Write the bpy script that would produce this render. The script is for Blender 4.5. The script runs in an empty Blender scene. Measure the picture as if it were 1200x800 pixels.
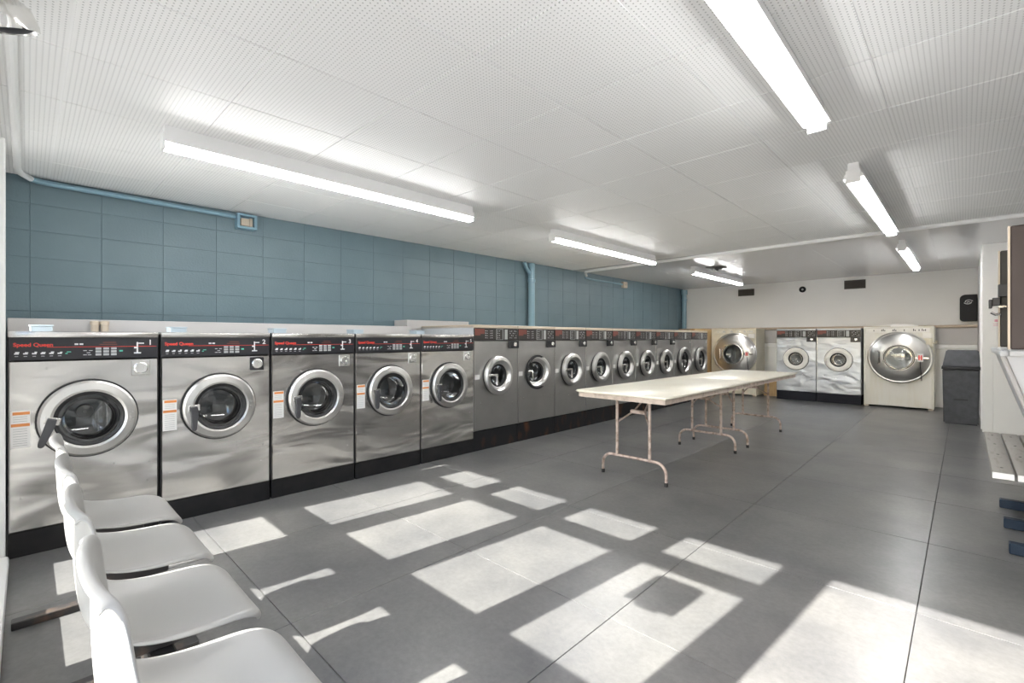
import bpy, bmesh, math, random
from mathutils import Matrix, Vector, Euler
random.seed(7)
SC = bpy.context.scene
COL = SC.collection
PI = math.pi

# ------------------------------------------------------------------ camera, sky, sun, exposure
cam_data = bpy.data.cameras.new('camera')
cam_data.sensor_width = 36.0
cam_data.lens = 36.0 * 549.0 / 1200.0
cam_data.shift_y = -4.0 / 1200.0
cam_data.clip_start = 0.01
cam = bpy.data.objects.new('camera', cam_data)
COL.objects.link(cam)
cam.location = (0, 0, 1.2)
cam.rotation_euler = (PI / 2, 0, math.atan(530 / 549))
SC.camera = cam

SUN_DIR = Vector((0.095, 1.0, -0.76)).normalized()      # direction the light travels
world = bpy.data.worlds.new('world')
SC.world = world
world.use_nodes = True
wn = world.node_tree.nodes
wl = world.node_tree.links
wn.clear()
w_out = wn.new('ShaderNodeOutputWorld')
w_bg = wn.new('ShaderNodeBackground')
w_sky = wn.new('ShaderNodeTexSky')
w_sky.sky_type = 'NISHITA'
w_sky.sun_disc = False
w_sky.sun_elevation = math.atan(0.76)
w_sky.sun_rotation = math.radians(180 + 5.4)
w_sky.air_density = 1.0
w_sky.dust_density = 1.5
w_bg.inputs['Strength'].default_value = 0.38
wl.new(w_sky.outputs[0], w_bg.inputs['Color'])
wl.new(w_bg.outputs[0], w_out.inputs['Surface'])

sun_data = bpy.data.lights.new('sun', 'SUN')
sun_data.energy = 12.8
sun_data.angle = math.radians(0.53)
sun_data.color = (1.0, 0.965, 0.90)
sun = bpy.data.objects.new('sun', sun_data)
COL.objects.link(sun)
sun.location = (-0.5, -8, 8)
sun.rotation_euler = SUN_DIR.to_track_quat('-Z', 'Y').to_euler()

TUBE_STRENGTH = 14.5
SC.view_settings.view_transform = 'Standard'
SC.view_settings.look = 'None'
SC.view_settings.gamma = 1.0
SC.view_settings.exposure = 1.28
SC.view_settings.use_curve_mapping = False
SC.cycles.use_denoising = True
SC.cycles.max_bounces = 10
SC.cycles.diffuse_bounces = 6
SC.cycles.transparent_max_bounces = 16
SC.cycles.sample_clamp_indirect = 6.0

# ------------------------------------------------------------------ materials
def new_mat(name):
    m = bpy.data.materials.new(name)
    m.use_nodes = True
    nt = m.node_tree
    return m, nt, nt.nodes, nt.links, nt.nodes['Principled BSDF']

def mat(name, col, rough=0.5, metal=0.0, col2=None, scale=6.0, lo=0.35, hi=0.65, bump=0.0, bscale=40.0,
        stretch=(1, 1, 1), coord='Position', detail=4.0, bdist=0.01, spec=0.5, coat=0.0):
    m, nt, N, L, b = new_mat(name)
    b.inputs['Base Color'].default_value = (*col, 1)
    b.inputs['Roughness'].default_value = rough
    b.inputs['Metallic'].default_value = metal
    b.inputs['Specular IOR Level'].default_value = spec
    b.inputs['Coat Weight'].default_value = coat
    if col2 is not None or bump:
        if coord == 'Position':
            src = N.new('ShaderNodeNewGeometry').outputs['Position']
        else:
            src = N.new('ShaderNodeTexCoord').outputs['Object']
        mp = N.new('ShaderNodeMapping')
        mp.inputs['Scale'].default_value = stretch
        L.new(src, mp.inputs['Vector'])
    if col2 is not None:
        t = N.new('ShaderNodeTexNoise')
        t.inputs['Scale'].default_value = scale
        t.inputs['Detail'].default_value = detail
        L.new(mp.outputs[0], t.inputs['Vector'])
        r = N.new('ShaderNodeValToRGB')
        r.color_ramp.elements[0].position = lo
        r.color_ramp.elements[0].color = (*col, 1)
        r.color_ramp.elements[1].position = hi
        r.color_ramp.elements[1].color = (*col2, 1)
        L.new(t.outputs['Fac'], r.inputs['Fac'])
        L.new(r.outputs['Color'], b.inputs['Base Color'])
    if bump:
        t2 = N.new('ShaderNodeTexNoise')
        t2.inputs['Scale'].default_value = bscale
        t2.inputs['Detail'].default_value = 3.0
        L.new(mp.outputs[0], t2.inputs['Vector'])
        bm_ = N.new('ShaderNodeBump')
        bm_.inputs['Strength'].default_value = bump
        bm_.inputs['Distance'].default_value = bdist
        L.new(t2.outputs['Fac'], bm_.inputs['Height'])
        L.new(bm_.outputs[0], b.inputs['Normal'])
    return m

def steel_mat(name, col, rough, wave=0.25, wscale=2.4, brush=0.012):
    """sheet stainless steel: soft large dents, fine vertical brushing"""
    m, nt, N, L, b = new_mat(name)
    b.inputs['Metallic'].default_value = 1.0
    pos = N.new('ShaderNodeNewGeometry').outputs['Position']
    mp = N.new('ShaderNodeMapping'); mp.inputs['Scale'].default_value = (1.0, 0.55, 1.9)
    L.new(pos, mp.inputs['Vector'])
    n1 = N.new('ShaderNodeTexNoise'); n1.inputs['Scale'].default_value = wscale; n1.inputs['Detail'].default_value = 1.5
    n1.inputs['Distortion'].default_value = 0.6
    L.new(mp.outputs[0], n1.inputs['Vector'])
    mp2 = N.new('ShaderNodeMapping'); mp2.inputs['Scale'].default_value = (90, 90, 2.0)
    L.new(pos, mp2.inputs['Vector'])
    n2 = N.new('ShaderNodeTexNoise'); n2.inputs['Scale'].default_value = 3.0; n2.inputs['Detail'].default_value = 3
    L.new(mp2.outputs[0], n2.inputs['Vector'])
    n3 = N.new('ShaderNodeTexNoise'); n3.inputs['Scale'].default_value = 5.0; n3.inputs['Detail'].default_value = 5
    L.new(pos, n3.inputs['Vector'])
    bm1 = N.new('ShaderNodeBump'); bm1.inputs['Strength'].default_value = wave; bm1.inputs['Distance'].default_value = 0.05
    L.new(n1.outputs['Fac'], bm1.inputs['Height'])
    L.new(bm1.outputs[0], b.inputs['Normal'])
    mr = N.new('ShaderNodeMapRange')
    mr.inputs['To Min'].default_value = rough - brush
    mr.inputs['To Max'].default_value = rough + brush
    L.new(n2.outputs['Fac'], mr.inputs['Value'])
    L.new(mr.outputs[0], b.inputs['Roughness'])
    r = N.new('ShaderNodeValToRGB')
    r.color_ramp.elements[0].position = 0.3; r.color_ramp.elements[0].color = (*[c * 0.9 for c in col], 1)
    r.color_ramp.elements[1].position = 0.7; r.color_ramp.elements[1].color = (*col, 1)
    L.new(n3.outputs['Fac'], r.inputs['Fac'])
    L.new(r.outputs['Color'], b.inputs['Base Color'])
    return m

def glass_mat(name, tint=(0.9, 0.92, 0.93), refl=0.12):
    m = bpy.data.materials.new(name); m.use_nodes = True
    N, L = m.node_tree.nodes, m.node_tree.links
    N.clear()
    o = N.new('ShaderNodeOutputMaterial'); mx = N.new('ShaderNodeMixShader')
    t = N.new('ShaderNodeBsdfTransparent'); t.inputs['Color'].default_value = (*tint, 1)
    g = N.new('ShaderNodeBsdfGlossy'); g.inputs['Roughness'].default_value = 0.03
    lw = N.new('ShaderNodeLayerWeight'); lw.inputs['Blend'].default_value = 0.25
    mr = N.new('ShaderNodeMapRange'); mr.inputs['To Min'].default_value = refl; mr.inputs['To Max'].default_value = 0.8
    L.new(lw.outputs['Fresnel'], mr.inputs['Value'])
    L.new(mr.outputs[0], mx.inputs['Fac'])
    L.new(t.outputs[0], mx.inputs[1]); L.new(g.outputs[0], mx.inputs[2])
    L.new(mx.outputs[0], o.inputs['Surface'])
    return m

def emit_mat(name, col, strength):
    m, nt, N, L, b = new_mat(name)
    b.inputs['Base Color'].default_value = (0.9, 0.9, 0.9, 1)
    b.inputs['Emission Color'].default_value = (*col, 1)
    b.inputs['Emission Strength'].default_value = strength
    return m

def floor_mat():
    m, nt, N, L, b = new_mat('grey_stone_tile')
    pos = N.new('ShaderNodeNewGeometry').outputs['Position']
    oi = N.new('ShaderNodeObjectInfo')
    n1 = N.new('ShaderNodeTexNoise'); n1.inputs['Scale'].default_value = 1.6; n1.inputs['Detail'].default_value = 9; n1.inputs['Roughness'].default_value = 0.62
    L.new(pos, n1.inputs['Vector'])
    n2 = N.new('ShaderNodeTexNoise'); n2.inputs['Scale'].default_value = 38; n2.inputs['Detail'].default_value = 5; n2.inputs['Roughness'].default_value = 0.7
    L.new(pos, n2.inputs['Vector'])
    r = N.new('ShaderNodeValToRGB')
    r.color_ramp.elements[0].position = 0.36; r.color_ramp.elements[0].color = (0.093, 0.0935, 0.096, 1)
    r.color_ramp.elements[1].position = 0.66; r.color_ramp.elements[1].color = (0.161, 0.158, 0.152, 1)
    L.new(n1.outputs['Fac'], r.inputs['Fac'])
    r2 = N.new('ShaderNodeValToRGB')
    r2.color_ramp.elements[0].position = 0.36; r2.color_ramp.elements[0].color = (0.86, 0.86, 0.86, 1)
    r2.color_ramp.elements[1].position = 0.62; r2.color_ramp.elements[1].color = (1.06, 1.06, 1.06, 1)
    L.new(n2.outputs['Fac'], r2.inputs['Fac'])
    mx = N.new('ShaderNodeMixRGB'); mx.blend_type = 'MULTIPLY'; mx.inputs['Fac'].default_value = 1
    L.new(r.outputs[0], mx.inputs[1]); L.new(r2.outputs[0], mx.inputs[2])
    hv = N.new('ShaderNodeHueSaturation')
    mr = N.new('ShaderNodeMapRange'); mr.inputs['To Min'].default_value = 0.96; mr.inputs['To Max'].default_value = 1.04
    L.new(oi.outputs['Random'], mr.inputs['Value']); L.new(mr.outputs[0], hv.inputs['Value'])
    L.new(mx.outputs[0], hv.inputs['Color'])
    L.new(hv.outputs[0], b.inputs['Base Color'])
    b.inputs['Roughness'].default_value = 0.30
    return m

def pegboard_mat():
    """white ceiling board with a square grid of small drilled holes"""
    m, nt, N, L, b = new_mat('perforated_white_board')
    pos = N.new('ShaderNodeNewGeometry').outputs['Position']
    sc = N.new('ShaderNodeVectorMath'); sc.operation = 'SCALE'; sc.inputs['Scale'].default_value = 1 / 0.0188
    L.new(pos, sc.inputs[0])
    fr = N.new('ShaderNodeVectorMath'); fr.operation = 'FRACTION'; L.new(sc.outputs[0], fr.inputs[0])
    sb = N.new('ShaderNodeVectorMath'); sb.operation = 'SUBTRACT'; sb.inputs[1].default_value = (0.5, 0.5, 0.5)
    L.new(fr.outputs[0], sb.inputs[0])
    ml = N.new('ShaderNodeVectorMath'); ml.operation = 'MULTIPLY'; ml.inputs[1].default_value = (1, 1, 0)
    L.new(sb.outputs[0], ml.inputs[0])
    ln = N.new('ShaderNodeVectorMath'); ln.operation = 'LENGTH'; L.new(ml.outputs[0], ln.inputs[0])
    r = N.new('ShaderNodeValToRGB')
    r.color_ramp.elements[0].position = 0.14; r.color_ramp.elements[0].color = (0.50, 0.50, 0.50, 1)
    r.color_ramp.elements[1].position = 0.20; r.color_ramp.elements[1].color = (0.90, 0.90, 0.895, 1)
    L.new(ln.outputs['Value'], r.inputs['Fac'])
    L.new(r.outputs[0], b.inputs['Base Color'])
    b.inputs['Roughness'].default_value = 0.45
    return m

M = {}
M['floor'] = floor_mat()
M['grout'] = mat('dark_joint', (0.06, 0.06, 0.065), 0.8)
M['pegboard'] = pegboard_mat()
M['joint_white'] = mat('painted_joint', (0.93, 0.93, 0.93), 0.5)
M['ceiling_smooth'] = mat('smooth_ceiling_paint', (0.78, 0.785, 0.80), 0.22, bump=0.05, bscale=3, bdist=0.02)
M['white_paint'] = mat('white_wall_paint', (0.85, 0.845, 0.825), 0.5, col2=(0.81, 0.805, 0.785), scale=1.2, lo=0.3, hi=0.7)
M['blue_paint'] = mat('blue_block_paint', (0.123, 0.186, 0.220), 0.42, col2=(0.137, 0.203, 0.237), scale=3, bump=0.35, bscale=60, bdist=0.004)
M['blue_mortar'] = mat('blue_mortar', (0.105, 0.163, 0.194), 0.6)
M['blue_pipe'] = mat('blue_gloss_paint', (0.21, 0.35, 0.43), 0.3)
M['white_trim'] = mat('white_trim_paint', (0.86, 0.86, 0.86), 0.35)
M['steel_bright'] = steel_mat('bright_stainless', (0.70, 0.685, 0.66), 0.24, wave=0.7)
M['steel_dark'] = steel_mat('brushed_stainless', (0.46, 0.455, 0.445), 0.38, wave=0.16)
M['steel_silver'] = steel_mat('silver_stainless', (0.46, 0.485, 0.525), 0.36, wave=0.45, wscale=3.0)
M['steel_door'] = steel_mat('door_stainless', (0.70, 0.69, 0.67), 0.32, wave=0.05)
M['chrome'] = mat('chrome', (0.78, 0.77, 0.75), 0.16, 1.0)
M['body_side'] = mat('dark_cabinet_side', (0.05, 0.05, 0.052), 0.5)
M['cabinet_grey'] = mat('grey_cabinet_side', (0.42, 0.44, 0.47), 0.4)
M['black_base'] = mat('black_plinth', (0.010, 0.010, 0.011), 0.55, col2=(0.018, 0.017, 0.017), scale=9, spec=0.25)
M['rust_base'] = mat('rusty_black_plinth', (0.012, 0.012, 0.013), 0.55, spec=0.25, col2=(0.10, 0.04, 0.018), scale=5, lo=0.52, hi=0.78, stretch=(1, 1.4, 0.7), detail=6)
M['navy_base'] = mat('navy_plinth', (0.008, 0.009, 0.016), 0.5, spec=0.25)
M['panel_black'] = mat('black_control_panel', (0.020, 0.020, 0.024), 0.3)
M['panel_brown'] = mat('brown_black_control_panel', (0.030, 0.026, 0.024), 0.35)
M['panel_red'] = mat('dark_red_print', (0.18, 0.05, 0.035), 0.4)
M['red_print'] = mat('red_print', (0.78, 0.055, 0.035), 0.4)
M['white_print'] = mat('white_print', (0.75, 0.76, 0.76), 0.45)
M['grey_print'] = mat('grey_print', (0.42, 0.43, 0.43), 0.45)
M['green_print'] = mat('green_print', (0.10, 0.50, 0.36), 0.45)
M['orange_print'] = mat('orange_print', (0.72, 0.26, 0.07), 0.5)
M['paper'] = mat('paper_label', (0.80, 0.79, 0.77), 0.55)
M['black_rubber'] = mat('black_rubber', (0.015, 0.015, 0.016), 0.5)
M['handle_grey'] = mat('dark_grey_handle', (0.055, 0.055, 0.06), 0.38)
M['drum'] = mat('drum_steel', (0.33, 0.33, 0.335), 0.35, 1.0, bump=0.3, bscale=50)
M['hub'] = mat('hub_plate', (0.6, 0.58, 0.54), 0.4, 0.6)
M['door_glass'] = glass_mat('door_glass', (0.55, 0.58, 0.6), 0.10)
M['clear_glass'] = glass_mat('window_glass', (0.96, 0.97, 0.97), 0.04)
M['cream'] = mat('cream_enamel', (0.70, 0.655, 0.54), 0.4, col2=(0.58, 0.52, 0.37), scale=2.4, lo=0.45, hi=0.8, stretch=(3, 1, 0.6), detail=6)
M['cream_light'] = mat('pale_cream_enamel', (0.76, 0.735, 0.665), 0.4, col2=(0.66, 0.60, 0.46), scale=2.2, lo=0.5, hi=0.85, stretch=(3.5, 1, 0.5), detail=6)
M['tan_wood'] = mat('tan_wood', (0.52, 0.36, 0.18), 0.5, col2=(0.42, 0.27, 0.12), scale=6, stretch=(6, 6, 0.8))
M['tan_trim'] = mat('tan_trim', (0.56, 0.48, 0.38), 0.45)
M['brown_trim'] = mat('brown_ledge', (0.44, 0.355, 0.27), 0.5)
M['grey_laminate'] = mat('grey_laminate', (0.50, 0.485, 0.48), 0.45)
M['white_ring'] = mat('white_enamel', (0.80, 0.775, 0.72), 0.35)
M['table_top'] = mat('cream_laminate_top', (0.80, 0.765, 0.655), 0.32, col2=(0.76, 0.71, 0.59), scale=2.0)
M['table_edge'] = mat('worn_beige_metal', (0.56, 0.47, 0.40), 0.5, col2=(0.34, 0.27, 0.22), scale=20, lo=0.45, hi=0.75)
M['table_leg'] = mat('worn_pinkish_metal', (0.52, 0.42, 0.37), 0.42, col2=(0.24, 0.17, 0.13), scale=26, lo=0.45, hi=0.7, metal=0.3)
M['shell'] = mat('white_moulded_plastic', (0.36, 0.356, 0.343), 0.32, spec=0.5)
M['dark_metal'] = mat('black_steel', (0.03, 0.028, 0.028), 0.42, col2=(0.14, 0.09, 0.06), scale=12, lo=0.55, hi=0.8)
M['blue_steel'] = mat('dark_blue_steel', (0.012, 0.026, 0.048), 0.5, spec=0.3)
M['can'] = mat('grey_plastic_bin', (0.060, 0.063, 0.070), 0.6, col2=(0.082, 0.085, 0.093), spec=0.3, scale=14)
M['can_dark'] = mat('dark_grey_plastic', (0.03, 0.031, 0.035), 0.5, spec=0.3)
M['black_plastic'] = mat('black_plastic', (0.014, 0.014, 0.016), 0.5, spec=0.25)
M['vent_brown'] = mat('dark_brown_grille', (0.085, 0.075, 0.065), 0.5)
M['dryer_brown'] = mat('brown_enamel', (0.062, 0.048, 0.045), 0.5, spec=0.3)
M['dryer_grey'] = mat('dark_olive_enamel', (0.055, 0.053, 0.048), 0.5, spec=0.3)
M['white_plastic'] = mat('white_plastic', (0.52, 0.53, 0.55), 0.3)
M['grey_wood'] = mat('grey_painted_plank', (0.25, 0.235, 0.21), 0.6, col2=(0.15, 0.13, 0.11), scale=5, lo=0.55, hi=0.8, stretch=(6, 1, 6))
M['tube'] = emit_mat('lit_tube', (1.0, 1.0, 0.995), TUBE_STRENGTH)
M['lamp_white'] = mat('white_lamp_enamel', (0.86, 0.86, 0.86), 0.35)
M['asphalt'] = mat('asphalt', (0.22, 0.21, 0.20), 0.9)
M['sign_dark'] = mat('sign_backing', (0.05, 0.05, 0.06), 0.5)
M['pink_print'] = mat('pink_print', (0.75, 0.35, 0.42), 0.5)
M['light_blue_metal'] = mat('bluish_metal', (0.42, 0.50, 0.56), 0.4, 0.4)
M['cloth'] = mat('white_cloth', (0.85, 0.83, 0.80), 0.8)

# ------------------------------------------------------------------ mesh helpers
class MB:
    def __init__(s):
        s.bm = bmesh.new()
    def box(s, x0, x1, y0, y1, z0, z1, b=0.0, seg=1):
        mtx = Matrix.Translation(((x0 + x1) / 2, (y0 + y1) / 2, (z0 + z1) / 2)) @ Matrix.Diagonal((abs(x1 - x0), abs(y1 - y0), abs(z1 - z0), 1))
        g = bmesh.ops.create_cube(s.bm, size=1.0, matrix=mtx)
        if b > 0:
            es = list({e for v in g['verts'] for e in v.link_edges})
            bmesh.ops.bevel(s.bm, geom=es, offset=b, segments=seg, profile=0.5, affect='EDGES')
        return s
    def lathe(s, prof, cu=0.0, cz=0.0, seg=40, axis='X', c3=None, sweep=None):
        """profile [(radius, along)] turned about local X (doors) or Z"""
        rings = []
        for r, a in prof:
            ring = []
            n = 1 if r < 1e-6 else seg
            for k in range(n):
                t = 2 * PI * k / seg
                if axis == 'X':
                    p = (a, cu + r * math.cos(t), cz + r * math.sin(t))
                elif axis == 'Z':
                    p = (c3[0] + r * math.cos(t), c3[1] + r * math.sin(t), c3[2] + a)
                else:
                    p = (c3[0] + r * math.cos(t), c3[1] + a, c3[2] + r * math.sin(t))
                ring.append(s.bm.verts.new(p))
            rings.append(ring)
        for A, B in zip(rings[:-1], rings[1:]):
            if len(A) == 1 and len(B) == 1:
                continue
            for k in range(seg):
                k2 = (k + 1) % seg
                if len(A) == 1:
                    s.bm.faces.new((A[0], B[k], B[k2]))
                elif len(B) == 1:
                    s.bm.faces.new((A[k], B[0], A[k2]))
                else:
                    s.bm.faces.new((A[k], B[k], B[k2], A[k2]))
        return s
    def tube(s, pts, r, seg=10, cap=True):
        pts = [Vector(p) for p in pts]
        rings = []
        up = Vector((0, 0, 1))
        d0 = (pts[1] - pts[0]).normalized()
        n = d0.orthogonal().normalized()
        for i, p in enumerate(pts):
            if i == 0: d = pts[1] - pts[0]
            elif i == len(pts) - 1: d = pts[-1] - pts[-2]
            else: d = (pts[i + 1] - p).normalized() + (p - pts[i - 1]).normalized()
            d.normalize()
            n = (n - d * n.dot(d)).normalized()
            b = d.cross(n)
            rr = r[i] if isinstance(r, (list, tuple)) else r
            rings.append([s.bm.verts.new(p + n * rr * math.cos(2 * PI * k / seg) + b * rr * math.sin(2 * PI * k / seg)) for k in range(seg)])
        for A, B in zip(rings[:-1], rings[1:]):
            for k in range(seg):
                s.bm.faces.new((A[k], A[(k + 1) % seg], B[(k + 1) % seg], B[k]))
        if cap:
            s.bm.faces.new(rings[0][::-1]); s.bm.faces.new(rings[-1])
        return s
    def prism(s, poly, a0, a1, plane='YZ', b=0.0):
        """polygon in a plane, extruded along the third axis"""
        def P(u, v, a):
            return {'YZ': (a, u, v), 'XZ': (u, a, v), 'XY': (u, v, a)}[plane]
        A = [s.bm.verts.new(P(u, v, a0)) for u, v in poly]
        B = [s.bm.verts.new(P(u, v, a1)) for u, v in poly]
        n = len(poly)
        fs = [s.bm.faces.new(A[::-1]), s.bm.faces.new(B)]
        for k in range(n):
            fs.append(s.bm.faces.new((A[k], A[(k + 1) % n], B[(k + 1) % n], B[k])))
        if b > 0:
            bmesh.ops.bevel(s.bm, geom=list({e for f in fs for e in f.edges}), offset=b, segments=1, affect='EDGES')
        return s
    def holed_sheet(s, y0, y1, z0, z1, cu, cz, r, x=0.0, t=0.012, seg=48):
        """rectangular front sheet with a round hole, rolled edges"""
        angs = [2 * PI * k / seg for k in range(seg)]
        for cy, cz_ in ((y0, z0), (y1, z0), (y1, z1), (y0, z1)):
            angs.append(math.atan2(cz_ - cz, cy - cu) % (2 * PI))
        angs = sorted(set(round(a, 6) for a in angs))
        inn, out, outb, innb = [], [], [], []
        for a in angs:
            c, sn = math.cos(a), math.sin(a)
            ts = []
            if c > 1e-9: ts.append((y1 - cu) / c)
            if c < -1e-9: ts.append((y0 - cu) / c)
            if sn > 1e-9: ts.append((z1 - cz) / sn)
            if sn < -1e-9: ts.append((z0 - cz) / sn)
            q = min(ts)
            oy, oz = cu + q * c, cz + q * sn
            # keep a small rolled edge
            iy = min(max(oy, y0 + 0.006), y1 - 0.006); iz = min(max(oz, z0 + 0.006), z1 - 0.006)
            inn.append(s.bm.verts.new((x, cu + r * c, cz + r * sn)))
            innb.append(s.bm.verts.new((x - 0.03, cu + r * c, cz + r * sn)))
            out.append(s.bm.verts.new((x, iy, iz)))
            outb.append(s.bm.verts.new((x - t, oy, oz)))
        n = len(angs)
        for k in range(n):
            j = (k + 1) % n
            s.bm.faces.new((inn[k], out[k], out[j], inn[j]))
            s.bm.faces.new((out[k], outb[k], outb[j], out[j]))
            s.bm.faces.new((innb[k], inn[k], inn[j], innb[j]))
        return s
    def mesh(s, name, material, angle=32):
        bmesh.ops.recalc_face_normals(s.bm, faces=s.bm.faces[:])
        me = bpy.data.meshes.new(name)
        s.bm.to_mesh(me); s.bm.free()
        me.materials.append(M[material] if isinstance(material, str) else material)
        for p in me.polygons: p.use_smooth = True
        me.set_sharp_from_angle(angle=math.radians(angle))
        return me

def obj(name, me, parent=None, loc=(0, 0, 0), rot=(0, 0, 0)):
    o = bpy.data.objects.new(name, me)
    COL.objects.link(o)
    o.location = loc; o.rotation_euler = rot
    if parent is not None: o.parent = parent
    return o

CACHE = {}
def part(name, key, fn, material, parent, loc=(0, 0, 0), rot=(0, 0, 0)):
    """child mesh; alike pieces share their mesh data"""
    k = (key, material)
    if k not in CACHE:
        mb = MB(); fn(mb); CACHE[k] = mb.mesh(name, material)
    o = obj(name, CACHE[k], parent, loc, rot)
    if name in TINY: o['kind'] = 'stuff'       # marks of a few pixels, too small to pick apart
    return o
TINY = {'icons', 'green_icon', 'keypad', 'print_lines', 'screws', 'rivets', 'dial_print', 'control_print', 'print_block', 'coin_diagram', 'readout', 'printed_area', 'bolt', 'red_mark'}

def tag(o, label, cat, group=None):
    o['label'] = label; o['category'] = cat
    if group: o['group'] = group
    return o
def thing(name, label, cat, loc=(0, 0, 0), rz=0.0, group=None):
    o = obj(name, None, None, loc, (0, 0, rz))
    return tag(o, label, cat, group)
def struct(name, mb, material, parent=None, label=None):
    o = obj(name, mb.mesh(name, material) if mb else None, parent)
    if parent is None: o['kind'] = 'structure'
    if label: o['label'] = label
    return o
TEXTS = {}
def text_mesh(body, size, material):
    k = (body, size, material)
    if k not in TEXTS:
        cu = bpy.data.curves.new('lettering', 'FONT')
        cu.body = body; cu.size = size; cu.extrude = 0.0006; cu.offset = size * 0.02
        cu.align_x = 'LEFT'
        o = bpy.data.objects.new('lettering', cu); COL.objects.link(o)
        dg = bpy.context.evaluated_depsgraph_get()
        me = bpy.data.meshes.new_from_object(o.evaluated_get(dg))
        bpy.data.objects.remove(o)
        me.transform(Euler((PI / 2, 0, PI / 2)).to_matrix().to_4x4())
        me.materials.clear(); me.materials.append(M[material])
        TEXTS[k] = me
    return TEXTS[k]

# ------------------------------------------------------------------ the room
XL, XR, YF, YB, ZC = -5.0, 1.5, -0.11, 11.26, 2.40

# floor: dark bed with large stone tiles laid on it
floor = struct('floor', MB().box(XL - 0.1, XR + 0.1, YF - 0.1, YB + 0.1, -0.12, -0.012), 'grout', label='grey stone-look tile floor with thin dark joints')
xs = [XL] + [-0.151 + 0.943 * k for k in range(-5, 2)] + [XR]
ys = [YF] + [0.772 + 0.963 * k for k in range(0, 11)] + [YB]
for i in range(len(xs) - 1):
    for j in range(len(ys) - 1):
        w, d = xs[i + 1] - xs[i], ys[j + 1] - ys[j]
        part('floor_tile', ('ft', round(w, 3), round(d, 3)),
             lambda m, w=w, d=d: m.box(-w / 2 + 0.0016, w / 2 - 0.0016, -d / 2 + 0.0016, d / 2 - 0.0016, -0.012, 0, 0.001),
             'floor', floor, ((xs[i] + xs[i + 1]) / 2, (ys[j] + ys[j + 1]) / 2, 0))

# ceiling: perforated boards up to the conduit, smooth boards beyond
ceiling = struct('ceiling', MB().box(XL - 0.1, XR + 0.1, YF - 0.1, YB + 0.1, ZC + 0.0045, ZC + 0.12), 'joint_white', label='white ceiling of square perforated boards')
YJ = 6.72
xs = [XL] + [-0.285 + 0.6 * k for k in range(-7, 3)] + [XR]
ys = [YF] + [1.32 + 0.6 * k for k in range(-2, 9)] + [YJ]
for i in range(len(xs) - 1):
    for j in range(len(ys) - 1):
        w, d = xs[i + 1] - xs[i], ys[j + 1] - ys[j]
        if w < 0.02 or d < 0.02: continue
        part('ceiling_board', ('ct', round(w, 3), round(d, 3)),
             lambda m, w=w, d=d: m.box(-w / 2 + 0.003, w / 2 - 0.003, -d / 2 + 0.004, d / 2 - 0.004, 0, 0.0045),
             'pegboard', ceiling, ((xs[i] + xs[i + 1]) / 2, (ys[j] + ys[j + 1]) / 2, ZC + random.uniform(0, 0.0008)))
xs2 = [XL, -3.885, -2.685, -1.485, -0.285, XR]
ys2 = [YJ, 9.0, YB]
for i in range(len(xs2) - 1):
    for j in range(len(ys2) - 1):
        w, d = xs2[i + 1] - xs2[i], ys2[j + 1] - ys2[j]
        part('smooth_board', ('cs', round(w, 3), round(d, 3)),
             lambda m, w=w, d=d: m.box(-w / 2 + 0.001, w / 2 - 0.001, -d / 2 + 0.001, d / 2 - 0.001, 0, 0.0045),
             'ceiling_smooth', ceiling, ((xs2[i] + xs2[i + 1]) / 2, (ys2[j] + ys2[j + 1]) / 2, ZC))

# left wall: painted concrete blocks, 0.4 x 0.2
wall_left = struct('wall_left', MB().box(XL - 0.25, XL - 0.004, YF - 0.1, YB + 0.1, -0.1, ZC + 0.1), 'blue_mortar', label='blue painted concrete block wall')
yk = [YF] + [0.016 + 0.402 * k for k in range(0, 28)] + [YB]
for r in range(6):
    z0 = ZC - 0.2 * (r + 1)
    for j in range(len(yk) - 1):
        d = yk[j + 1] - yk[j]
        if d < 0.02: continue
        part('block', ('blk', round(d, 3)),
             lambda m, d=d: m.box(-0.05, 0, -d / 2 + 0.0015, d / 2 - 0.0015, 0.0015, 0.1985, 0.002),
             'blue_paint', wall_left, (XL + random.uniform(-0.0015, 0.0015), (yk[j] + yk[j + 1]) / 2, z0))
lower = MB().box(XL - 0.05, XL, YF, YB, 0, ZC - 1.2)
struct('lower_wall_face', lower, 'blue_paint', wall_left)

# far wall with its bulkhead of panels behind the machines
wall_back = struct('wall_back', MB().box(XL - 0.1, XR + 0.1, YB, YB + 0.15, -0.1, ZC + 0.1), 'white_paint', label='off-white far wall')
YBH = 10.98
struct('bulkhead_panel', MB().box(XL + 0.02, 0.16, YBH, YB, 0, 1.02, 0.004), 'white_paint', wall_back)
struct('bulkhead_rail', MB().box(XL + 0.02, 0.16, YBH - 0.02, YB, 1.025, 1.085, 0.004), 'white_trim', wall_back)
struct('bulkhead_recess', MB().box(XL + 0.02, 0.16, YBH + 0.04, YB, 1.09, 1.375), 'grey_laminate', wall_back)
struct('bulkhead_ledge', MB().box(XL + 0.02, 0.16, YBH - 0.015, YB, 1.38, 1.425, 0.004), 'brown_trim', wall_back)

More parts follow.
